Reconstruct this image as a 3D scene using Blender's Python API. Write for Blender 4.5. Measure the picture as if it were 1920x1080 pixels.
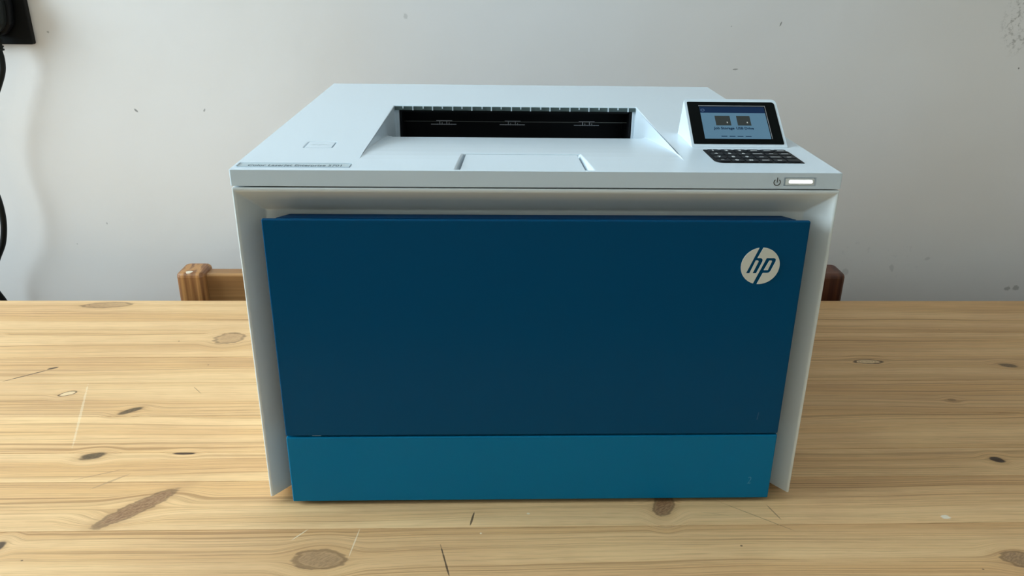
import bpy, bmesh, math, random
from mathutils import Vector, Matrix
random.seed(7)
for o in list(bpy.data.objects): bpy.data.objects.remove(o, do_unlink=True)
SC = bpy.context.scene
COL = SC.collection
PI = math.pi

# ------------------------------------------------------------ camera
cam_d = bpy.data.cameras.new('camera')
cam = bpy.data.objects.new('camera', cam_d); COL.objects.link(cam)
cam_d.sensor_width = 36.0; cam_d.lens = 28.4958
cam_d.shift_x = -0.01109; cam_d.shift_y = 0.00103
cam_d.clip_start = 0.01
M = (Matrix.Rotation(-0.0379, 3, 'Z') @ Matrix.Rotation(1.177, 3, 'X') @ Matrix.Rotation(0.0154, 3, 'Z')).to_4x4()
cam.matrix_world = Matrix.Translation((-0.0334, -0.5896, 0.4475)) @ M
SC.camera = cam

# ------------------------------------------------------------ light, sky, exposure
SC.view_settings.view_transform = 'Standard'; SC.view_settings.look = 'None'
SC.view_settings.gamma = 1; SC.view_settings.use_curve_mapping = False
SC.view_settings.exposure = 0.0
world = bpy.data.worlds.new('sky'); SC.world = world; world.use_nodes = True
bg = world.node_tree.nodes['Background']
bg.inputs[0].default_value = (0.80, 0.90, 1.0, 1); bg.inputs[1].default_value = 1.5

WL, WB, WR, WF, ZF, ZC = -2.30, 0.60, 2.3, -2.6, -0.75, 2.10      # room planes
WY0, WY1, WZ0, WZ1 = -0.64, 0.50, 0.22, 1.95                        # window opening in the left wall
ld = bpy.data.lights.new('window_daylight', 'AREA'); ld.shape = 'RECTANGLE'
ld.size = WZ1 - WZ0; ld.size_y = WY1 - WY0
ld.energy = 114; ld.color = (0.74, 0.895, 1.0)
lo = bpy.data.objects.new('window_daylight', ld); COL.objects.link(lo)
lo.location = (WL - 0.20, (WY0 + WY1) / 2, (WZ0 + WZ1) / 2)
lo.rotation_euler = (0, -PI / 2, 0)

# ------------------------------------------------------------ helpers
def newmat(name):
    m = bpy.data.materials.new(name); m.use_nodes = True
    return m, m.node_tree, m.node_tree.nodes['Principled BSDF']

def pmat(name, col, rough=0.5, metal=0.0, spec=0.5, emit=None, estr=0, bump=0, bscale=800, coat=0):
    m, nt, b = newmat(name)
    b.inputs['Base Color'].default_value = (*col, 1)
    b.inputs['Roughness'].default_value = rough
    b.inputs['Metallic'].default_value = metal
    b.inputs['Specular IOR Level'].default_value = spec
    b.inputs['Coat Weight'].default_value = coat
    if emit:
        b.inputs['Emission Color'].default_value = (*emit, 1); b.inputs['Emission Strength'].default_value = estr
    if bump:
        tc = nt.nodes.new('ShaderNodeTexCoord'); n = nt.nodes.new('ShaderNodeTexNoise'); bp = nt.nodes.new('ShaderNodeBump')
        n.inputs['Scale'].default_value = bscale; n.inputs['Detail'].default_value = 2
        bp.inputs['Strength'].default_value = bump; bp.inputs['Distance'].default_value = 0.0004
        nt.links.new(tc.outputs['Object'], n.inputs['Vector']); nt.links.new(n.outputs['Fac'], bp.inputs['Height'])
        nt.links.new(bp.outputs['Normal'], b.inputs['Normal'])
    return m

class G:
    """tiny node-graph writer"""
    def __init__(s, nt): s.nt = nt
    def _in(s, sock, v):
        if v is None: return
        if isinstance(v, (int, float)): sock.default_value = v
        elif isinstance(v, (tuple, list)): sock.default_value = v
        else: s.nt.links.new(v, sock)
    def math(s, op, a, b=None, c=None, clamp=False):
        n = s.nt.nodes.new('ShaderNodeMath'); n.operation = op; n.use_clamp = clamp
        s._in(n.inputs[0], a); s._in(n.inputs[1], b); s._in(n.inputs[2], c); return n.outputs[0]
    def vmath(s, op, a, b=None):
        n = s.nt.nodes.new('ShaderNodeVectorMath'); n.operation = op
        s._in(n.inputs[0], a); s._in(n.inputs[1], b)
        return n.outputs['Value'] if op in ('LENGTH', 'DOT_PRODUCT', 'DISTANCE') else n.outputs[0]
    def comb(s, x, y, z):
        n = s.nt.nodes.new('ShaderNodeCombineXYZ'); s._in(n.inputs[0], x); s._in(n.inputs[1], y); s._in(n.inputs[2], z); return n.outputs[0]
    def sep(s, v):
        n = s.nt.nodes.new('ShaderNodeSeparateXYZ'); s._in(n.inputs[0], v); return n.outputs
    def ell(s, v, cx, cy, a, b, ang=0):
        n = s.nt.nodes.new('ShaderNodeMapping'); n.vector_type = 'TEXTURE'; s._in(n.inputs['Vector'], v)
        n.inputs['Location'].default_value = (cx, cy, 0); n.inputs['Rotation'].default_value = (0, 0, ang)
        n.inputs['Scale'].default_value = (a, b, 1); return s.vmath('LENGTH', n.outputs[0])
    def mr(s, v, a, b, c, d, smooth=True):
        n = s.nt.nodes.new('ShaderNodeMapRange'); n.interpolation_type = 'SMOOTHSTEP' if smooth else 'LINEAR'
        s._in(n.inputs['Value'], v)
        for k, x in zip(('From Min', 'From Max', 'To Min', 'To Max'), (a, b, c, d)): n.inputs[k].default_value = x
        return n.outputs['Result']
    def noise(s, v, scale=1, detail=2, rough=.5, dist=0):
        n = s.nt.nodes.new('ShaderNodeTexNoise'); s._in(n.inputs['Vector'], v)
        n.inputs['Scale'].default_value = scale; n.inputs['Detail'].default_value = detail
        n.inputs['Roughness'].default_value = rough; n.inputs['Distortion'].default_value = dist; return n.outputs['Fac']
    def mix(s, f, a, b, mode='MIX'):
        n = s.nt.nodes.new('ShaderNodeMix'); n.data_type = 'RGBA'; n.blend_type = mode
        s._in(n.inputs[0], f); s._in(n.inputs[6], a); s._in(n.inputs[7], b); return n.outputs[2]
    def bump(s, h, strength, dist):
        n = s.nt.nodes.new('ShaderNodeBump'); s._in(n.inputs['Height'], h)
        n.inputs['Strength'].default_value = strength; n.inputs['Distance'].default_value = dist; return n.outputs['Normal']

def link(name, me, mat=None, parent=None, smooth=False):
    o = bpy.data.objects.new(name, me); COL.objects.link(o)
    if mat:
        for m_ in (mat if isinstance(mat, (list, tuple)) else [mat]): me.materials.append(m_)
    if smooth:
        for p in me.polygons: p.use_smooth = True
    if parent: o.parent = parent
    return o

def empty(name, loc, label, cat, group=None):
    o = bpy.data.objects.new(name, None); COL.objects.link(o); o.location = loc
    o.empty_display_size = 0.05; o['label'] = label; o['category'] = cat
    if group: o['group'] = group
    return o

def mesh(verts, faces):
    me = bpy.data.meshes.new('m'); me.from_pydata([tuple(v) for v in verts], [], faces); me.update()
    bm = bmesh.new(); bm.from_mesh(me); bmesh.ops.recalc_face_normals(bm, faces=bm.faces); bm.to_mesh(me); bm.free()
    return me

def boxv(x0, x1, y0, y1, z0, z1):
    return [(x0,y0,z0),(x1,y0,z0),(x1,y1,z0),(x0,y1,z0),(x0,y0,z1),(x1,y0,z1),(x1,y1,z1),(x0,y1,z1)]
BF = [(0,3,2,1),(4,5,6,7),(0,1,5,4),(1,2,6,5),(2,3,7,6),(3,0,4,7)]
def boxm(*a): return mesh(boxv(*a), BF)
def multibox(lst):
    v, f = [], []
    for b in lst:
        n = len(v); v += boxv(*b); f += [tuple(i + n for i in q) for q in BF]
    return mesh(v, f)
def prism(poly, axis, a, b):
    """extrude a 2-D outline along an axis; outline gives the two other coordinates in order"""
    def P(p, t):
        return {'x': (t, p[0], p[1]), 'y': (p[0], t, p[1]), 'z': (p[0], p[1], t)}[axis]
    n = len(poly); v = [P(p, a) for p in poly] + [P(p, b) for p in poly]
    f = [tuple(range(n))[::-1], tuple(range(n, 2*n))] + [(i, (i+1) % n, (i+1) % n + n, i + n) for i in range(n)]
    return mesh(v, f)
def rrect(x0, x1, y0, y1, r, n=5):
    pts = []
    rs = r if isinstance(r, (list, tuple)) else [r]*4            # corner order: lower-right, upper-right, upper-left, lower-left
    for (cx, cy, sx, sy, a0), q in zip(((x1, y0, -1, 1, -90), (x1, y1, -1, -1, 0), (x0, y1, 1, -1, 90), (x0, y0, 1, 1, 180)), rs):
        for i in range(n + 1):
            a = math.radians(a0 + 90*i/n); pts.append((cx + sx*q + q*math.cos(a), cy + sy*q + q*math.sin(a)))
    return pts

def bevel(o, w, seg=2, ang=30, clamp=True):
    m = o.modifiers.new('bevel', 'BEVEL'); m.width = w; m.segments = seg; m.limit_method = 'ANGLE'
    m.angle_limit = math.radians(ang); m.use_clamp_overlap = clamp; m.harden_normals = False
    return o

def boolean(me, cutters, op='DIFFERENCE'):
    o = bpy.data.objects.new('tmp', me); COL.objects.link(o); tmp = [o]
    for c in cutters:
        k, c = c if isinstance(c, tuple) else (op, c)
        q = bpy.data.objects.new('tmp', c); COL.objects.link(q); tmp.append(q)
        m = o.modifiers.new('b', 'BOOLEAN'); m.operation = k; m.object = q; m.solver = 'EXACT'
    bpy.context.view_layer.update()
    dg = bpy.context.evaluated_depsgraph_get()
    out = bpy.data.meshes.new_from_object(o.evaluated_get(dg))
    for t in tmp: bpy.data.objects.remove(t, do_unlink=True)
    bm = bmesh.new(); bm.from_mesh(out)
    bmesh.ops.remove_doubles(bm, verts=bm.verts, dist=1e-5)
    bmesh.ops.dissolve_limit(bm, angle_limit=0.002, verts=bm.verts, edges=bm.edges)
    bm.to_mesh(out); bm.free()
    return out

def text_mesh(body, size, extrude=0.00005, align='LEFT', xscale=1.0, shear=0.0, bold=0.0):
    c = bpy.data.curves.new('t', 'FONT'); c.body = body; c.size = size; c.extrude = extrude
    c.align_x = align; c.align_y = 'CENTER'; c.shear = shear; c.offset = bold; c.resolution_u = 3
    o = bpy.data.objects.new('tmp', c); COL.objects.link(o); bpy.context.view_layer.update()
    me = bpy.data.meshes.new_from_object(o.evaluated_get(bpy.context.evaluated_depsgraph_get()))
    bpy.data.objects.remove(o, do_unlink=True)
    me.transform(Matrix.Diagonal((xscale, 1, 1, 1)))
    return me

def tube(path, r, n=12, sub=6):
    """smooth round tube through points (Catmull-Rom)"""
    P = [Vector(p) for p in path]; pts = []
    E = [2*P[0]-P[1]] + P + [2*P[-1]-P[-2]]
    for i in range(1, len(E)-2):
        for k in range(sub):
            t = k/sub; a, b, c, d = E[i-1], E[i], E[i+1], E[i+2]
            pts.append(.5*((2*b)+(-a+c)*t+(2*a-5*b+4*c-d)*t*t+(-a+3*b-3*c+d)*t**3))
    pts.append(P[-1]); v, f = [], []; up = Vector((0, 1, 0))
    for i, p in enumerate(pts):
        T = (pts[min(i+1, len(pts)-1)] - pts[max(i-1, 0)]).normalized()
        s = T.cross(up).normalized(); u = s.cross(T)
        rr = r(i/(len(pts)-1)) if callable(r) else r
        for k in range(n):
            a = 2*PI*k/n; v.append(p + rr*(s*math.cos(a) + u*math.sin(a)))
    for i in range(len(pts)-1):
        for k in range(n): f.append((i*n+k, i*n+(k+1) % n, (i+1)*n+(k+1) % n, (i+1)*n+k))
    f.append(tuple(range(n))); f.append(tuple((len(pts)-1)*n + k for k in range(n)))
    return mesh(v, f)

def joined(meshes):
    """join (mesh, material index) pairs"""
    bm = bmesh.new()
    for me, idx in meshes:
        k = len(bm.faces); bm.from_mesh(me); bm.faces.ensure_lookup_table()
        for fa in bm.faces[k:]: fa.material_index = idx
    out = bpy.data.meshes.new('j'); bm.to_mesh(out); bm.free(); return out

# ------------------------------------------------------------ materials
def wall_material(name, marks=True):
    m, nt, b = newmat(name); g = G(nt)
    tc = nt.nodes.new('ShaderNodeTexCoord'); p = tc.outputs['Object']
    sx, sy, sz = g.sep(p); q = g.comb(sx, sz, 0)
    big = g.noise(p, 2.2, 3, .5); fine = g.noise(p, 60, 3, .6)
    c = g.mix(g.mr(big, .3, .7, 0, 1), (0.78, 0.73, 0.705, 1), (0.795, 0.76, 0.76, 1))
    if marks:
        wob = g.noise(p, 180, 3, .6)
        def mark(cx, cz, a, bb, ang, s, col=(0.16, 0.15, 0.14, 1)):
            nonlocal c
            d = g.ell(q, cx, cz, a, bb, ang); d = g.math('ADD', d, g.math('MULTIPLY', g.math('SUBTRACT', wob, .5), 1.6))
            c = g.mix(g.mr(d, .6, 1.1, s, 0), c, col)
        mark(.370, .359, .0042, .0010, 1.2, .75); mark(-.5484, .230, .0038, .0016, -.8, .75)
        mark(-.4516, .2308, .0030, .0012, 1.1, .6); mark(.312, .296, .0045, .0011, .1, .6)
        mark(.7285, .3017, .0016, .0016, 0, .9); mark(-.158, .3634, .003, .005, .2, .25)
        mark(-.6502, .3365, .0016, .0016, 0, .5); mark(.526, -.0172, .006, .006, .2, .22)
        mark(.60, -.010, .004, .007, .2, .2); mark(.655, .006, .005, .003, .2, .2)
        mark(-.62, .06, .0015, .002, 0, .4); mark(-.33, .10, .0013, .0013, 0, .4)
        mark(.30, .355, .001, .001, 0, .4); mark(.7975, -.0455, .006, .004, .2, .45); mark(.812, -.0445, .006, .005, .2, .45)
        # scuffed, rough patch high on the right
        d = g.ell(q, .712, .362, .024, .042, .15); sp = g.noise(p, 130, 4, .7)
        f = g.math('MULTIPLY', g.mr(d, .5, 1.2, 1, 0), g.mr(sp, .48, .66, 0, .75)); c = g.mix(f, c, (0.30, 0.27, 0.24, 1))
        # greyish scuffs low beside the chair
        d = g.ell(q, .56, .0, .12, .05, 0); sp = g.noise(p, 55, 4, .65)
        f = g.math('MULTIPLY', g.mr(d, .3, 1.2, 1, 0), g.mr(sp, .58, .72, 0, .25)); c = g.mix(f, c, (0.36, 0.36, 0.36, 1))
        # tiny chips in the paint
        v = nt.nodes.new('ShaderNodeTexVoronoi'); v.inputs['Scale'].default_value = 9; nt.links.new(q, v.inputs['Vector'])
        cr = g.sep(v.outputs['Color'])[0]
        f = g.math('MULTIPLY', g.math('LESS_THAN', v.outputs['Distance'], .011), g.math('GREATER_THAN', cr, .55)); c = g.mix(g.math('MULTIPLY', f, .35), c, (.25, .24, .22, 1))
    nt.links.new(c, b.inputs['Base Color']); b.inputs['Roughness'].default_value = .62; b.inputs['Specular IOR Level'].default_value = .3
    h = g.math('ADD', g.math('MULTIPLY', g.noise(p, 7, 3, .5), .6), g.math('MULTIPLY', fine, .10))
    nt.links.new(g.bump(h, .35, .006), b.inputs['Normal'])
    return m

def pine_material(name):
    m, nt, b = newmat(name); g = G(nt)
    tc = nt.nodes.new('ShaderNodeTexCoord'); oi = nt.nodes.new('ShaderNodeObjectInfo'); rnd = oi.outputs['Random']
    sx, sy, sz = g.sep(tc.outputs['Object']); p2 = g.comb(sx, sy, 0)
    wob = g.noise(g.comb(g.math('MULTIPLY', sx, 60), g.math('MULTIPLY', sy, 160), 0), 1, 3, .6)
    wobc = g.math('SUBTRACT', wob, .5)
    # knots: cx, cy, a, b, angle, reach of the bend, darkness, fill colour index, ring strength
    K = [(-.3425, -.0060, .034, .0082, .80, 2.6, .85, 0, .35), (-.1725, -.0730, .0195, .0110, -.05, 3.0, .62, 1, .9),
         (.1150, -.0080, .0080, .0150, -.35, 2.6, .85, 0, .4), (-.4948, .1912, .0085, .0042, .55, 2.2, .10, 2, 0),
         (-.4132, .1552, .0135, .0044, .60, 2.2, .97, 3, .3), (-.3629, .3271, .0170, .0140, .2, 2.0, .40, 0, .8),
         (-.5569, .4291, .0300, .0085, .1, 2.0, .42, 1, .6), (-.4144, .0728, .0120, .0060, .3, 2.0, .97, 3, .2),
         (-.3301, .0760, .0105, .0020, .0, 2.0, .95, 4, 0), (.4141, .2609, .0160, .0050, 0, 2.4, .25, 2, .9),
         (.5792, .2505, .0110, .0052, -.25, 2.8, .85, 3, .3), (.4684, .1702, .0048, .0028, 0, 2.5, .45, 3, .5),
         (.4532, .0569, .0070, .0048, -.4, 2.6, .95, 4, .1), (.3930, -.0820, .0165, .0085, -.2, 2.6, .80, 1, .6),
         (-.4330, -.0541, .0050, .0070, -.4, 2.2, .9, 4, .2), (.3245, .2745, .0070, .0050, 0, 2.2, .75, 3, 0),
         (.62, .10, .012, .007, .2, 2.5, .7, 0, .5), (-.66, .33, .012, .006, .2, 2.5, .6, 0, .5)]
    cols = [(.200, .088, .040, 1), (.215, .130, .075, 1), (.80, .58, .34, 1), (.10, .065, .03, 1), (.045, .024, .014, 1)]
    fibk = g.noise(g.comb(g.math('MULTIPLY', g.math('ADD', sx, sy), 140), g.math('MULTIPLY', g.math('SUBTRACT', sy, g.math('MULTIPLY', sx, .8)), 520), 0), 1, 3, .65)
    yy = sy; ds = []
    for (cx, cy, a, bb, an, reach, dk, ci, rg) in K:
        d = g.ell(p2, cx, cy, a, bb, an); ds.append(g.math('ADD', d, g.math('MULTIPLY', wobc, .75)))
        be = g.ell(p2, cx, cy, a*1.7+.012, bb*2.6+.007, an*.45); bend = g.mr(be, 0.12, 1.0, .93, 0)
        yy = g.math('SUBTRACT', yy, g.math('MULTIPLY', bend, g.math('SUBTRACT', sy, cy)))
    off = g.math('MULTIPLY', rnd, 37.0)
    w1 = g.noise(g.comb(g.math('MULTIPLY', sx, 2.2), g.math('MULTIPLY', yy, 9), off), 1, 2, .5)
    yw = g.math('ADD', yy, g.math('MULTIPLY', g.math('SUBTRACT', w1, .5), .030))
    # annual rings: width varies across the plank
    broad = g.noise(g.comb(g.math('MULTIPLY', sx, .9), g.math('MULTIPLY', yw, 42), off), 1, 2, .5)
    lines = g.noise(g.comb(g.math('MULTIPLY', sx, 1.6), g.math('MULTIPLY', yw, 330), off), 1, 2, .55)
    fibre = g.noise(g.comb(g.math('MULTIPLY', sx, 26), g.math('MULTIPLY', yw, 1500), off), 1, 2, .6)
    blot = g.noise(g.comb(g.math('MULTIPLY', sx, 7), g.math('MULTIPLY', sy, 16), off), 1, 4, .6)
    base = g.mix(g.mr(broad, .32, .70, 0, 1), (.90, .590, .300, 1), (.75, .43, .185, 1))
    base = g.mix(g.mr(blot, .35, .72, 0, .38), base, (.62, .345, .170, 1))
    base = g.mix(g.mr(rnd, 0, 1, 0, .34, False), base, (.560, .335, .165, 1))
    fine = g.noise(g.comb(g.math('MULTIPLY', sx, 2.5), g.math('MULTIPLY', yw, 760), off), 1, 2, .6)
    lf = g.math('MULTIPLY', g.math('MAXIMUM', g.mr(lines, .56, .66, 0, 1), g.math('MULTIPLY', g.mr(fine, .53, .62, 0, 1), .62)), g.mr(broad, .38, .56, .30, 1.0))
    base = g.mix(g.math('MULTIPLY', lf, .66), base, (.330, .165, .062, 1))
    base = g.mix(g.math('MULTIPLY', g.mr(fibre, .50, .64, 0, 1), .26), base, (.34, .19, .085, 1))
    for d, (cx, cy, a, bb, an, reach, dk, ci, rg) in zip(ds, K):
        base = g.mix(g.mr(d, .9, 2.1, .42*max(dk, .4), 0), base, (.46, .25, .11, 1))
        ring = g.mr(g.math('SINE', g.math('MULTIPLY', d, 22)), -1, 1, 0, rg*.45)
        kc = g.mix(ring, cols[ci], (.10, .055, .03, 1))
        kc = g.mix(g.math('MULTIPLY', g.mr(fibk, .42, .60, 0, 1), .0 if ci in (2, 4) else .55), kc, (.46, .27, .14, 1) if ci in (0, 1) else (.22, .12, .06, 1))
        base = g.mix(g.mr(d, .70, 1.12, max(dk, .8 if ci == 2 else dk), 0), base, kc)
        if ci in (0, 1, 2):
            e = g.math('ABSOLUTE', g.math('SUBTRACT', d, 1.0)); base = g.mix(g.mr(e, .04, .20, .85 if ci == 2 else .5, 0), base, (.075, .036, .018, 1))
    def seg(x0, y0, x1, y1, w, col, s, rag=0.5):
        nonlocal base
        a = math.hypot(x1-x0, y1-y0)/2; d = g.ell(p2, (x0+x1)/2, (y0+y1)/2, a, w, math.atan2(y1-y0, x1-x0))
        d = g.math('ADD', d, g.math('MULTIPLY', wobc, rag)); base = g.mix(g.mr(d, .75, 1.1, s, 0), base, col)
    DK = (.06, .035, .022, 1); LT = (.86, .72, .50, 1)
    seg(-.5766, .2201, -.536, .2498, .0011, DK, .85, 1.6); seg(-.545, .2460, -.534, .2520, .0022, DK, .9, .8)
    seg(-.0508, -.0141, -.0545, -.0350, .0009, DK, .85, 1.0); seg(-.0776, -.0575, -.0680, -.0960, .0008, DK, .85, 1.3)
    seg(-.4828, .2122, -.4400, .0850, .0013, LT, .38, 1.6); seg(-.600, .220, -.555, .150, .0012, LT, .38, 1.6)
    seg(-.200, -.050, -.189, -.036, .0006, LT, .7, .5); seg(-.150, -.072, -.146, -.034, .0006, LT, .6, .5)
    seg(.352, -.027, .364, -.028, .0032, (.90, .80, .66, 1), .9, 1.8); seg(.165, -.004, .222, -.046, .0005, DK, .45, .6)
    seg(.1455, -.018, .1710, -.024, .0003, DK, .3, .6); seg(-.365, .205, -.352, .190, .0005, DK, .5, .6)
    seg(-.0060, -.018, -.0030, -.0185, .0012, LT, .9, .3); seg(-.046, -.0435, -.044, -.0435, .0010, LT, .9, .3)
    seg(.2060, -.008, .2130, -.030, .0006, DK, .6, .6); seg(-.415, .035, -.375, .052, .0006, (.30, .17, .09, 1), .6, .6)
    seg(-.395, .020, -.368, .044, .0014, (.42, .25, .13, 1), .6, .6)
    # woodworm dots and dents
    for sc, th, pr in ((34, .034, .50), (13, .017, .40)):
        v = nt.nodes.new('ShaderNodeTexVoronoi'); v.inputs['Scale'].default_value = sc
        nt.links.new(g.comb(g.math('MULTIPLY', sx, .75), sy, 0), v.inputs['Vector'])
        cr = g.sep(v.outputs['Color'])[1]
        f = g.math('MULTIPLY', g.mr(v.outputs['Distance'], th*.6, th, 1, 0), g.math('GREATER_THAN', cr, pr)); base = g.mix(g.math('MULTIPLY', f, .8), base, (.09, .05, .03, 1))
    nt.links.new(base, b.inputs['Base Color'])
    b.inputs['Roughness'].default_value = .48; b.inputs['Specular IOR Level'].default_value = .35
    hh = g.math('ADD', g.math('MULTIPLY', lf, -1.0), g.math('MULTIPLY', fibre, -.25))
    nt.links.new(g.bump(hh, .35, .0006), b.inputs['Normal'])
    return m

def stained_material(name, c0, c1, axis, dens=75, rough=.42):
    m, nt, b = newmat(name); g = G(nt); tc = nt.nodes.new('ShaderNodeTexCoord')
    sx, sy, sz = g.sep(tc.outputs['Object'])
    s = {'x': (2, dens, dens), 'z': (dens, dens*.35, 3), 'y': (dens, 2, dens)}[axis]
    v = g.comb(g.math('MULTIPLY', sx, s[0]), g.math('MULTIPLY', sy, s[1]), g.math('MULTIPLY', sz, s[2]))
    n = g.noise(v, 1, 2, .5, .15); f = g.noise(v, 6, 2, .6)
    c = g.mix(g.mr(n, .42, .58, 0, 1), (*c0, 1), (*c1, 1)); c = g.mix(g.mr(f, .45, .8, 0, .35), c, tuple(x*.55 for x in c1) + (1,))
    nt.links.new(c, b.inputs['Base Color']); b.inputs['Roughness'].default_value = rough
    nt.links.new(g.bump(n, .15, .001), b.inputs['Normal'])
    return m

M_wall = wall_material('painted_wall'); M_wall2 = pmat('painted_wall_plain', (.76, .70, .60), .7)
M_ceil = pmat('ceiling_paint', (.88, .88, .87), .8)
M_floor = stained_material('floor_boards', (.085, .050, .028), (.055, .032, .018), 'y', 9, .5)
M_trim = pmat('trim_paint', (.75, .75, .73), .4)
M_pine = pine_material('scrubbed_pine')
M_pinedark = stained_material('pine_side', (.55, .36, .18), (.42, .25, .11), 'x', 60)
M_post = stained_material('chair_post_wood', (.46, .215, .070), (.215, .080, .024), 'z', 95)
M_posttop = stained_material('chair_rail_wood', (.42, .215, .080), (.30, .140, .048), 'x', 60)
M_white = pmat('printer_shell_white', (.69, .775, .85), .26, spec=.45, bump=.10, bscale=2500)
M_white2 = pmat('printer_inner_white', (.70, .73, .72), .30, spec=.5)
M_navy = pmat('door_navy', (.000, .068, .168), .32, spec=.10, bump=.06, bscale=2500)
M_blue = pmat('drawer_blue', (.000, .170, .350), .32, spec=.13, bump=.06, bscale=2500)
M_emb1 = pmat('number_navy_lit', (.012, .085, .190), .35)  # number colours lighter than their panels: highlights painted into the raised digits
M_emb2 = pmat('number_blue_lit', (.030, .260, .440), .35)
M_navylip = pmat('door_lip_navy', (.000, .040, .120), .5, spec=.15)
M_black = pmat('black_plastic', (.004, .004, .005), .5, spec=.15)
M_pit = pmat('dark_interior_and_shade', (.003, .003, .004), .6, spec=.2)
M_socket = pmat('black_socket_plate', (.004, .004, .004), .45, spec=.15)
M_plug = pmat('grey_black_plug', (.014, .016, .015), .5, spec=.2)
M_cord = pmat('black_cord', (.005, .006, .006), .5, spec=.2)
M_gap = pmat('shadow_gap', (.01, .01, .01), .8)
M_logo = pmat('logo_silver', (.72, .70, .62), .38, spec=.5)
M_label = pmat('grey_label', (.50, .57, .60), .4)
M_ink = pmat('grey_print', (.09, .13, .16), .5)
M_icon = pmat('dark_print', (.06, .06, .055), .5)
M_led = pmat('power_light', (.9, .9, .9), .4, emit=(1, 1, 1), estr=2.2)
M_glass = pmat('screen_glass', (.001, .002, .002), .12, spec=.08)
M_disp = pmat('display_lit', (.02, .03, .04), .25, spec=.15, emit=(.085, .185, .270), estr=.9)
M_disphd = pmat('display_header', (.004, .005, .01), .3, spec=.1, emit=(.003, .018, .060), estr=.9)
M_dispic = pmat('display_icon', (.01, .01, .01), .3, spec=.1, emit=(.028, .036, .034), estr=.9)
M_dispin = pmat('display_ink', (.004, .006, .01), .3, spec=.1, emit=(.004, .022, .055), estr=.9)
M_displt = pmat('display_light', (.2, .2, .2), .25, emit=(.30, .30, .26), estr=.8)
M_reflect = pmat('glass_reflection', (.30, .30, .31), .3)  # pale grey for the reflection line painted on the screen glass
M_key = pmat('rubber_key', (.009, .011, .014), .5, spec=.2)
M_legend = pmat('key_legend', (.62, .62, .62), .5)
M_roller = pmat('roller_grey', (.30, .30, .32), .35)
M_rubber = pmat('rubber_foot', (.02, .02, .02), .8)
M_pane, ntp, bp_ = newmat('window_glass')
ntp.nodes.remove(bp_)
_t = ntp.nodes.new('ShaderNodeBsdfTransparent'); _g = ntp.nodes.new('ShaderNodeBsdfGlossy'); _m = ntp.nodes.new('ShaderNodeMixShader')
_g.inputs['Roughness'].default_value = .02; _m.inputs[0].default_value = .06; _t.inputs[0].default_value = (.96, .98, .97, 1)
ntp.links.new(_t.outputs[0], _m.inputs[1]); ntp.links.new(_g.outputs[0], _m.inputs[2]); ntp.links.new(_m.outputs[0], ntp.nodes['Material Output'].inputs[0])

# ------------------------------------------------------------ the setting
def struct(name, me, mat, parent=None):
    o = link(name, me, mat, parent)
    if not parent: o['kind'] = 'structure'
    return o
T = .12
struct('floor', boxm(WL-T, WR+T, WF-T, WB+T, ZF-.1, ZF), M_floor)
struct('ceiling', boxm(WL-T, WR+T, WF-T, WB+T, ZC, ZC+.1), M_ceil)
struct('wall_back', boxm(WL-T, WR+T, WB, WB+T, ZF, ZC), M_wall)
struct('wall_right', boxm(WR, WR+T, WF, WB, ZF, ZC), M_wall2)
struct('wall_front', boxm(WL-T, WR+T, WF-T, WF, ZF, ZC), M_wall2)
struct('wall_left', multibox([(WL-T, WL, WF, WY0, ZF, ZC), (WL-T, WL, WY1, WB, ZF, ZC),
                              (WL-T, WL, WY0, WY1, ZF, WZ0), (WL-T, WL, WY0, WY1, WZ1, ZC)]), M_wall2)
struct('baseboard_back', boxm(WL, WR, WB-.015, WB, ZF, ZF+.12), M_trim)
fw = .045
win = struct('window_1', multibox([(WL-.09, WL-.05, WY0, WY0+fw, WZ0, WZ1), (WL-.09, WL-.05, WY1-fw, WY1, WZ0, WZ1),
                                   (WL-.09, WL-.05, WY0+fw, WY1-fw, WZ0, WZ0+fw), (WL-.09, WL-.05, WY0+fw, WY1-fw, WZ1-fw, WZ1)]), M_trim)
struct('window_sill', boxm(WL-.05, WL+.04, WY0, WY1, WZ0-.02, WZ0), M_trim, win)
struct('window_pane', boxm(WL-.073, WL-.069, WY0+fw, WY1-fw, WZ0+fw, WZ1-fw), M_pane, win)

# ------------------------------------------------------------ table
TX0, TX1 = -1.02, 1.02
seams = [.4445, .341, .2755, .2145, .1440, .0780, .0315, -.0360, -.131, -.215, -.300]
table = empty('dining_table', (0, 0.03, ZF), 'scrubbed pale pine plank table with dark knots, under the blue and white printer', 'table')
def at_world(o, parent):
    o.parent = parent; o.matrix_parent_inverse = Matrix.Translation(-Vector(parent.location)); return o
for i in range(len(seams)-1):
    y1, y0 = seams[i], seams[i+1]; gap = .00022
    pl = at_world(link('plank', boxm(TX0, TX1, y0+gap, y1-gap, -.028, 0.0), M_pine), table); bevel(pl, .0005, 2)
at_world(link('apron', multibox([(-.92, .92, .395, .415, -.13, -.028), (-.92, .92, -.275, -.255, -.13, -.028),
                                 (-.92, -.90, -.255, .395, -.13, -.028), (.90, .92, -.255, .395, -.13, -.028)]), M_pinedark), table)
for sx_ in (-1, 1):
    for yy_ in (-.262, .405):
        l = at_world(link('leg', boxm(sx_*.91-.035, sx_*.91+.035, yy_-.035, yy_+.035, ZF, -.028), M_pinedark), table); bevel(l, .004, 2)

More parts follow.
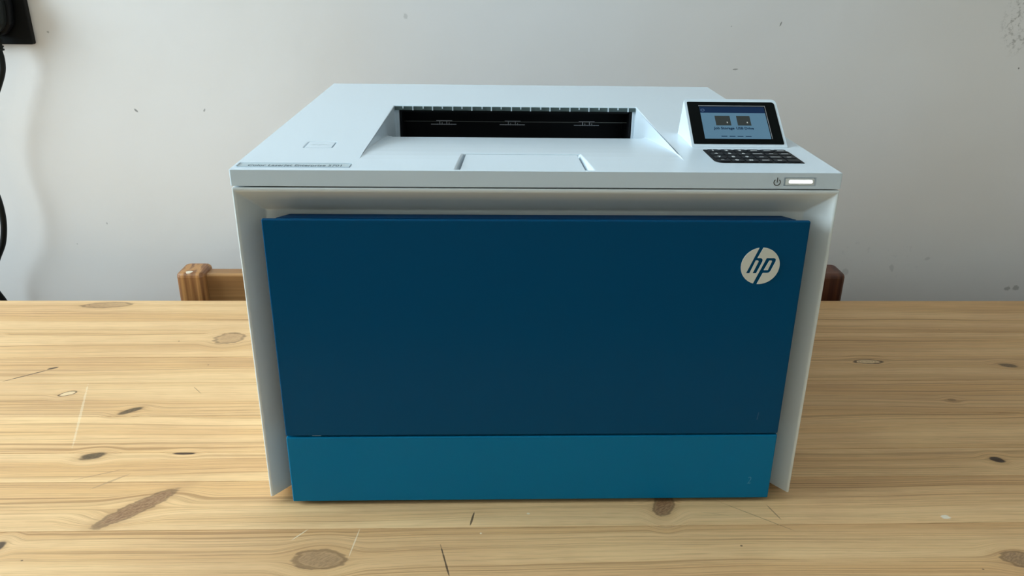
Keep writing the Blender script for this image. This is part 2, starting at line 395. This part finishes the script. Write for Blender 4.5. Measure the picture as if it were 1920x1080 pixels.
# ------------------------------------------------------------ chairs behind the table
def chair(x0, x1, label, M_post, M_posttop):
    c = empty('wooden_chair', ((x0+x1)/2, .36, ZF), label, 'chair')
    pw = .039; zt = .0262
    for xa in (x0, x1-pw):
        pts = rrect(xa, xa+pw, .478, .524, .009, 4)
        bm = bmesh.new(); me = prism(pts, 'z', ZF, zt)
        p = at_world(link('back_post', me, M_post), c); bevel(p, .006, 3, 60); p.data.polygons[1].material_index = 0
    for (za, zb) in ((-.075, .0205), (-.235, -.165), (-.37, -.33)):
        r = at_world(link('back_rail', boxm(x0+pw-.004, x1-pw+.004, .491, .515, za, zb), M_posttop), c); bevel(r, .003, 2)
    s = at_world(link('seat', boxm(x0+.002, x1-.002, .09, .478, -.325, -.30), M_posttop), c); bevel(s, .006, 2)
    at_world(link('seat_frame', multibox([(x0+.03, x1-.03, .12, .14, -.385, -.325), (x0+.03, x1-.03, .478, .49, -.385, -.325),
             (x0+.012, x0+.030, .14, .478, -.385, -.325), (x1-.030, x1-.012, .14, .478, -.385, -.325)]), M_posttop), c)
    for xa in (x0+.003, x1-.003-.036):
        l = at_world(link('leg', boxm(xa, xa+.036, .10, .136, ZF, -.325), M_post), c); bevel(l, .003, 2)
    return c
ch = chair(-.4805, -.030, 'brown wooden chair behind the table at the left of the printer, rail showing', M_post, M_posttop)
d_ = at_world(link('worn_spot', prism([(-.4625+.0048*math.cos(a)*(1+.15*math.sin(3*a)), .4845+.0042*math.sin(a)) for a in [2*PI*i/14 for i in range(14)]], 'z', .0235, .02645), pmat('chipped_pale_wood', (.70, .58, .46), .6)), ch)
chair(.022, .4725, 'wooden chair, shade painted in as dark reddish brown, behind the table at the right of the printer', stained_material('shaded_post_wood', (.115, .034, .014), (.060, .014, .007), 'z', 95), stained_material('shaded_rail_wood', (.12, .04, .017), (.07, .02, .009), 'x', 60))  # right chair wood darkened, its shade put into the colour

# ------------------------------------------------------------ printer
pr = empty('printer', (0, .21, 0), 'large white office laser printer with navy and blue front, standing on the pine table', 'printer')
def part(name, me, mat, parent=None, lab=None, bv=0, seg=2, smooth=False, kind=None, ang=30, clamp=True):
    o = link(name, me, mat, smooth=smooth)
    if parent is None or parent is pr: at_world(o, pr)
    else:
        o.parent = parent; o.matrix_parent_inverse = Matrix.Identity(4)
    if lab: o['label'] = lab
    if kind: o['kind'] = kind
    if bv: bevel(o, bv, seg, ang, clamp)
    return o
H = .2972; D = .4223; X = .229
def hull8(a, b):  # two quads -> closed solid
    n = 4; v = list(a) + list(b)
    return mesh(v, [(3,2,1,0), (4,5,6,7)] + [(i, (i+1) % n, (i+1) % n + n, i + n) for i in range(n)])

# body shell
body0 = boxm(-.2286, .2286, 0, D, .006, .2836)
ix, iz, iy = .2112, .2608, .020
cut_front = hull8([(-.2266,-.0,-.02), (.2266,-.0,-.02), (.2266,-.0,.2808), (-.2266,-.0,.2808)],
                  [(-ix, iy, -.02), (ix, iy, -.02), (ix, iy, iz), (-ix, iy, iz)])
cut_front2 = boxm(-.2274, .2274, -.02, .0, -.02, .2808)
inner_cut = boxm(-.165, .145, .018+.012, .362, .205, .30)
slot_cut = boxm(-.1925, .1925, .006, .0265, -.02, .2560)
M_shell = pmat('printer_body_white', (.75, .79, .80), .20, spec=.95, bump=.08, bscale=2500)
body = part('body', boolean(body0, [cut_front, inner_cut]), M_shell, bv=.0020, seg=3)
# dark plinth behind the door so the joints read black
part('joint_shade_plinth', boxm(-.1900, .1900, .0155, .0198, .008, .2555), M_pit)
part('shade_plate', boxm(-.2040, .2040, .0005, .410, .0012, .0062), M_pit)  # black plate added under the body for the dark shade beneath the drawer
for fx in (-.18, .18):
    for fy in (.05, .37):
        part('foot', prism([(fx+.012*math.cos(a), fy+.012*math.sin(a)) for a in [2*PI*i/16 for i in range(16)]], 'z', 0, .0065), M_rubber)

# lid with output tray
slab = boxm(-X, X, 0, D, .2847, H)
block = boxm(-.160, .140, .034, .355, .215, .2900)
tray = prism([(.0345, .29722), (.0345, .31), (.2745, .31), (.2745, .250), (.213, .250), (.211, .2782), (.180, .2826), (.150, .2865), (.120, .2902), (.095, .2930), (.070, .29545), (.050, .29685)], 'x', -.1390, .1158)
mouth = boxm(-.1345, .1125, .20, .350, .225, .2925)
flap_cut = hull8([(-.0606, .0045, .2905), (.0366, .0045, .2905), (.0340, .0602, .2905), (-.0574, .0602, .2905)],
                 [(-.0645, .0045, .2995), (.0428, .0045, .2995), (.0368, .0620, .2995), (-.0605, .0620, .2995)])
usb_cut = prism(rrect(-.1905, -.1672, .0730, .0962, .0015, 3), 'z', .2957, .30)
lab_cut = boxm(-.2262, -.1425, .0082, .0200, .29665, .30)
pow_cut = hull8([(.1852, -.01, .2870), (.2086, -.01, .2870), (.2086, -.01, .2934), (.1852, -.01, .2934)],
                [(.1852, .0009, .2870), (.2086, .0009, .2870), (.2086, .0009, .2934), (.1852, .0009, .2934)])
lid_me = boolean(slab, [('UNION', block), ('DIFFERENCE', tray), ('DIFFERENCE', mouth), ('DIFFERENCE', flap_cut),
                        ('DIFFERENCE', usb_cut), ('DIFFERENCE', lab_cut), ('DIFFERENCE', pow_cut)])
lid = part('lid', lid_me, M_white, bv=.0010, seg=3, ang=25, clamp=False)
# dark mouth of the output slot
P_ = []
part('output_slot', multibox([(-.1342, .1122, .318, .3215, .2255, .2922), (-.1342, .1122, .278, .318, .2895, .2923),
                              (-.1343, -.1318, .2755, .318, .2255, .2920), (.1098, .1123, .2755, .318, .2255, .2920),
                              (-.1342, .1122, .214, .318, .2255, .2275)]), M_pit)
def rod(x0, x1, y, z, r, n=12):
    return prism([(y+r*math.cos(2*PI*i/n), z+r*math.sin(2*PI*i/n)) for i in range(n)], 'x', x0, x1)
part('roller_shaft', rod(-.131, .109, .286, .2785, .0005), M_icon)
for xc in (-.0885, -.0150, .0650):
    part('roller_guide', joined([(boxm(xc-.0135, xc+.0135, .2825, .2835, .2757, .2763), 0), (boxm(xc-.008, xc+.009, .2855, .2865, .2790, .2796), 0)]
             + [(boxm(xc-.007+i*.0025, xc-.0064+i*.0025, .2815, .2850, .2757, .2762+.0028*((i*5) % 3)/2), 0) for i in range(7)]), M_roller)
rib_list = []; k = 0; x = -.130
while x < .112:
    ln = .0036 if k % 2 else .0018
    rib_list.append((x-.0006, x+.0006, .2716, .2746, .2962-ln, .2966)); x += .0103 + .0006*math.sin(k*2.1); k += 1
part('lip_ribs', multibox(rib_list), M_white, kind='stuff')
part('slot_lip', boxm(-.1388, .1156, .2728, .2746, .2926, .2963), pmat('lip_grey_green', (.10, .135, .13), .6, spec=.2))
# paper stop flap
part('flap_well', boxm(-.0600, .0360, .0055, .0598, .2906, .2912), M_pit)
flap = hull8([(-.0600, .0052, .2913), (.0354, .0052, .2913), (.0330, .0586, .2930), (-.0566, .0586, .2930)],
             [(-.0604, .0052, .2947), (.0356, .0052, .2947), (.0332, .0588, .29585), (-.0570, .0588, .29585)])
part('paper_stop', flap, M_white, bv=.0003)
# usb cover
usb = part('side_cover', prism(rrect(-.1897, -.1680, .0734, .0957, .0012, 3), 'z', .2955, .29715), M_white, bv=.0002)
um = joined([(boxm(-.1850, -.1725, .0838, .0842, .2971, .29722), 0), (prism([(-.1855+.0011*math.cos(a), .0840+.0011*math.sin(a)) for a in [2*PI*i/10 for i in range(10)]], 'z', .2971, .29722), 0),
             (mesh([(-.1712,.0840,.29722),(-.1730,.0850,.29722),(-.1730,.0830,.29722),(-.1712,.0840,.2971),(-.1730,.0850,.2971),(-.1730,.0830,.2971)], [(0,1,2),(3,5,4),(0,2,5,3),(2,1,4,5),(1,0,3,4)]), 0),
             (boxm(-.1790, -.1760, .0862, .0866, .2971, .29722), 0), (boxm(-.1760, -.1746, .0857, .0871, .2971, .29722), 0), (boxm(-.1810, -.1780, .0814, .0818, .2971, .29722), 0)])
part('port_symbol', um, M_label, parent=usb)
# model label
lb = part('model_label', boxm(-.2256, -.1430, .0086, .0196, .2966, .29700), M_label)
tm = text_mesh('Color LaserJet Enterprise 5701', .0074, .00003, bold=.00016)
w_ = max(v.co.x for v in tm.vertices); tm.transform(Matrix.Translation((-.2190, .0140, .29703)) @ Matrix.Diagonal((.0700/w_, 1, 1, 1)))
part('label_text', tm, M_ink, parent=lb)
# power button and icon
pb = part('power_button', prism(rrect(.1858, .2080, .2875, .2929, .0008, 3), 'y', -.0001, .0012), M_white2, bv=.0003)
part('power_light', prism(rrect(.1884, .2064, .2892, .2915, .0010, 4), 'y', -.0004, .0004), M_led, parent=pb, lab='glowing white light bar')
iv, if_ = [], []
cx_, cz_, ro_, ri_ = .1794, .2898, .00275, .0021
seg_n = 20
arc = [math.radians(90+38 + (360-76)*i/seg_n) for i in range(seg_n+1)]
outl = [(cx_+ro_*math.cos(a), cz_+ro_*math.sin(a)) for a in arc] + [(cx_+ri_*math.cos(a), cz_+ri_*math.sin(a)) for a in reversed(arc)]
n = len(arc); v = [(p[0], -.00015, p[1]) for p in outl] + [(p[0], .0003, p[1]) for p in outl]
f = []
for i in range(n-1):
    a, b2, c2, d2 = i, i+1, 2*n-2-i, 2*n-1-i; f.append((a, b2, c2, d2)); f.append((a+2*n, d2+2*n, c2+2*n, b2+2*n))
    f += [(a, a+2*n, b2+2*n, b2), (d2, c2, c2+2*n, d2+2*n)]
part('power_symbol', joined([(mesh(v, f), 0), (boxm(cx_-.0003, cx_+.0003, -.00015, .0003, cz_-.0002, cz_+.0037), 0)]), M_icon)

# control panel: tilted screen housing
A = Vector((.1325, .0845, .2975)); Bv = Vector((.1325, .131, .3295)); t = (Bv-A).normalized(); nrm = Vector((1, 0, 0)).cross(t)
Mpl = Matrix(((1, 0, 0, 0), (0, t.y, nrm.y, A.y), (0, t.z, nrm.z, A.z), (0, 0, 0, 1)))     # local (x, s, out) -> world
xl, xr, Ls = .1330, .2150, .0572
front = rrect(xl, xr, 0.0, Ls, [.0012, .0045, .0025, .0012], 4)
fr = [Mpl @ Vector((p[0], p[1], .0)) for p in front]
def back_of(p):
    q = Mpl @ Vector((p[0], p[1], 0)); sfrac = p[1]/Ls
    y = q.y + .003 + (.1425 - .0845 - .003)*(1-sfrac)*1.0
    return Vector((p[0], min(.1425, .0845+.058 - (q.y-.0845)*.12) , .2969)) if sfrac > .5 else Vector((p[0], q.y+.012, .2969))
# wedge: rounded front plate, flat sides, straight back
n = len(front)
bot = [Vector((p[0], .1425 if p[1] > Ls*.5 else .0846, .2968)) for p in front]
hv = fr + bot
hf = [tuple(range(n)), tuple(range(2*n-1, n-1, -1))] + [(i, i+n, (i+1) % n + n, (i+1) % n) for i in range(n)]
hp_ = part('control_panel', mesh(hv, hf), M_white, bv=.0006, seg=2, ang=35)
def onpl(name, me, mat, lab=None):
    me.transform(Mpl); return part(name, me, mat, parent=hp_, lab=lab)
onpl('screen_bezel', prism(rrect(.1352, .2126, .0034, .0533, [.0008, .0028, .0012, .0008], 4), 'z', -.0004, .0004), M_glass, 'glossy black bezel')
onpl('screen', prism(rrect(.1455, .2025, .0092, .0470, .0003, 2), 'z', .0002, .00055), M_disp, 'lit blue display')
onpl('glass_reflection', multibox([(.1448, .2037, .0479, .0486, .0003, .0006), (.2034, .2038, .0092, .0486, .0003, .0006)]), M_reflect)  # thin grey bars draw the reflection along the screen glass
onpl('header_bar', boxm(.1455, .2025, .0397, .0470, .0005, .00062), M_disphd)
ring_p = [2*PI*i/16 for i in range(16)]
rv = [(.1478+r*math.cos(a), .0428+.85*r*math.sin(a), z) for z in (.0006, .0007) for r in (.0018, .0012) for a in ring_p]
rf = []
for i in range(16):
    j = (i+1) % 16; rf += [(32+i, 32+j, 48+j, 48+i), (i, 16+i, 16+j, j), (i, j, 32+j, 32+i), (16+i, 48+i, 48+j, 16+j)]
onpl('header_symbol', mesh(rv, rf), pmat('display_ring', (.02, .03, .05), .3, emit=(.05, .10, .18), estr=.9))
for (xa, xb) in ((.1573, .1705), (.1762, .1880)):
    onpl('screen_icon', boxm(xa, xb, .0247, .0360, .0005, .00064), M_dispic)
    onpl('icon_mark', joined([(boxm(xb-.0036, xb-.0026, .0274, .0290, .0006, .00068), 0)]), M_displt)
for s_, x_, wd in (('Job Storage', .1549, .0176), ('USB Drive', .1741, .0153)):
    tm = text_mesh(s_, .0047, .00003, bold=.00015); w_ = max(v.co.x for v in tm.vertices)
    tm.transform(Matrix.Translation((x_, .0213, .00062)) @ Matrix.Diagonal((wd/w_, .82, 1, 1))); onpl('screen_text', tm, M_dispin)
for xa in (.1599, .1669, .1738, .1808):
    onpl('screen_dash', boxm(xa, xa+.0050, .0116, .0125, .0005, .00064), M_dispin)

# keypad
kp = part('keypad', prism(rrect(.1397, .2102, .0292, .0746, [.0012, .0080, .0012, .0080], 6), 'z', .2968, .29765), M_black, bv=.0003)
leg = [['1', '2', '3', '\u2013 \u2013', '\u2013\u2013', '\u2013\u2013'], ['4', '5', '6', '\u2013\u2013\u2013', '\u2013', '\u2013\u2013'],
       ['7', '8', '9', '\u2013', '\u2013\u2013\u2013', '\u2013'], ['*', '0', '#', '\u2013\u2013', '\u2013', '']]
kw, kh = .0104, .0092
for r_ in range(4):
    for c_ in range(6):
        xc = .1472 + c_*.0112 + 0.0; yc = .0686 - r_*.0110
        km = prism(rrect(xc-kw/2+.0004, xc+kw/2-.0004, yc-kh/2+.0003, yc+kh/2-.0003, .0018, 3), 'z', .2974, .2983)
        parts_ = [(km, 0)]
        s_ = leg[r_][c_]
        if s_ and s_[0] != '\u2013':
            tm = text_mesh(s_, .0052, .00004, 'CENTER', bold=.0002); tm.transform(Matrix.Translation((xc-.0005, yc, .29832))); parts_.append((tm, 1))
        elif s_:
            hw = .0011*len(s_.replace(' ', '')) + .0006
            parts_.append((boxm(xc-hw, xc+hw, yc-.0007, yc+.0006, .2982, .29834), 1))
        part('key', joined(parts_), [M_key, M_legend], parent=kp)

# front door and paper drawer
door = part('front_door', boxm(-.2084, .2084, -.0044, .0075, .0706, .2604), M_navy, bv=.0011, seg=3, lab='dark navy front door')
lip = mesh([(-.1985, .0005, .2560), (.1985, .0005, .2560), (.1905, .0115, .2560), (-.1905, .0115, .2560),
            (-.1985, .0005, .26015), (.1985, .0005, .26015), (.1905, .0115, .2598), (-.1905, .0115, .2598)], BF)
door_me = boolean(boxm(-.2084, .2084, -.0044, .0075, .0706, .2604), [boxm(-.25, .25, -.0005, .03, .2575, .27)])
door.data = door_me; door_me.materials.append(M_navy)
part('door_lip', lip, M_navylip, parent=door)
drawer = part('paper_drawer', boxm(-.2084, .2084, -.0044, .0150, .0040, .0690), M_blue, bv=.0011, seg=3, lab='brighter blue paper drawer')
part('latch', boxm(-.1870, -.1795, -.0020, .0100, .0690, .0704), M_white, bv=.0002)
for s_, zc, par in (('1', .0876, door), ('2', .0225, drawer)):
    tm = text_mesh(s_, .0105, .00007, 'CENTER', xscale=.72, shear=.12, bold=-.0001)
    tm.transform(Matrix.Translation((.1895 if s_ == '2' else .1886, -.0044, zc)) @ Matrix.Rotation(PI/2, 4, 'X'))
    part('embossed_number', tm, M_emb1 if s_ == '1' else M_emb2, parent=par, lab='thin raised number')  # lighter blue carries the painted-in highlights of the numbers

# round emblem: disc with slanted strokes cut out
dc = (.17355, .2240); R_ = .01520
disc = prism([(dc[0]+R_*math.cos(2*PI*i/72), dc[1]+R_*math.sin(2*PI*i/72)) for i in range(72)], 'y', -.0049, -.0043)
c1 = prism([(.1630, .2179), (.1658, .2179), (.1695, .2286), (.1711, .2286), (.1717, .2281), (.1716, .2272), (.1682, .2179), (.1711, .2179),
            (.1748, .2276), (.1749, .2290), (.1741, .2302), (.1730, .2306), (.1706, .2306), (.1750, .2410), (.1718, .2410)], 'y', -.006, -.003)
c2 = prism([(.1688, .2075), (.1721, .2075), (.1763, .2181), (.1797, .2181), (.1812, .2184), (.1821, .2196), (.1852, .2278), (.1853, .2292), (.1845, .2303),
            (.1835, .2306), (.1778, .2306)], 'y', -.006, -.003)
isl = prism([(.1768, .2205), (.1799, .2205), (.1822, .2276), (.1820, .2285), (.1802, .2285)], 'y', -.0049, -.0043)
emb = boolean(disc, [('DIFFERENCE', c1), ('DIFFERENCE', c2), ('UNION', isl)])
part('round_emblem', emb, M_logo, parent=door, lab='round silver white emblem with slanted letters')

# ------------------------------------------------------------ socket and lead on the wall
sock = empty('wall_socket', (-.742, WB, .364), 'black wall socket plate at the upper left with a plug in it', 'socket')
sp = link('socket_plate', prism(rrect(-.8150, -.6690, .3205, .4075, .0022, 3), 'y', WB-.0095, WB-.0002), M_socket); at_world(sp, sock); bevel(sp, .0012, 2)
sw = link('rocker_switch', boxm(-.785, -.775, WB-.0125, WB-.009, .365, .385), M_black); at_world(sw, sock)
cord = empty('power_cord', (-.698, WB-.03, .33), 'dark plug with black cord hanging down the wall at the left edge', 'cord')
plug_o = [(-.734, .371), (-.731, .3485), (-.722, .3380), (-.711, .3350), (-.700, .3380), (-.691, .3485), (-.688, .371), (-.690, .387), (-.700, .393), (-.722, .393), (-.732, .387)]
pm = prism(plug_o, 'y', .566, .5900); pg = link('plug', pm, M_plug); at_world(pg, cord); bevel(pg, .005, 3)
pbk = link('plug_base', prism([((x+.711)*1.22-.711, (z-.365)*1.12+.365) for x, z in plug_o], 'y', .578, .5902), M_black); at_world(pbk, cord); bevel(pbk, .004, 3)
sr = joined([(tube([(-.7095, .575, .338), (-.7075, .575, .314)], .0056, 14), 0)] +
            [(tube([(-.7093+.0004*i, .575, .3325-.0042*i), (-.7092+.0004*i, .575, .3305-.0042*i)], .0076-.0002*i, 14), 0) for i in range(5)])
at_world(link('strain_relief', sr, M_plug, smooth=False), cord)
path = [(-0.7081, 0.575, 0.3157), (-0.7071, 0.575, 0.3025), (-0.7101, 0.575, 0.2857), (-0.7208, 0.575, 0.2638), (-0.7396, 0.573, 0.2293), (-0.7549, 0.571, 0.1906), (-0.7590, 0.570, 0.1550),
        (-0.7554, 0.570, 0.1224), (-0.7529, 0.570, 0.0939), (-0.7549, 0.570, 0.0665), (-0.7635, 0.571, 0.0374), (-0.7783, 0.573, 0.0119), (-0.7925, 0.575, -0.0160), (-0.7946, 0.577, -0.0383),
        (-0.7895, 0.580, -0.0567), (-0.7757, 0.582, -0.0943), (-.745, .565, -.17), (-.735, .567, -.30), (-.735, .568, -.50), (-.75, .567, -.68), (-.80, .560, ZF+.0045), (-.95, .54, ZF+.0045)]
at_world(link('cable', tube(path, .0042, 12, 8), M_cord, smooth=True), cord)
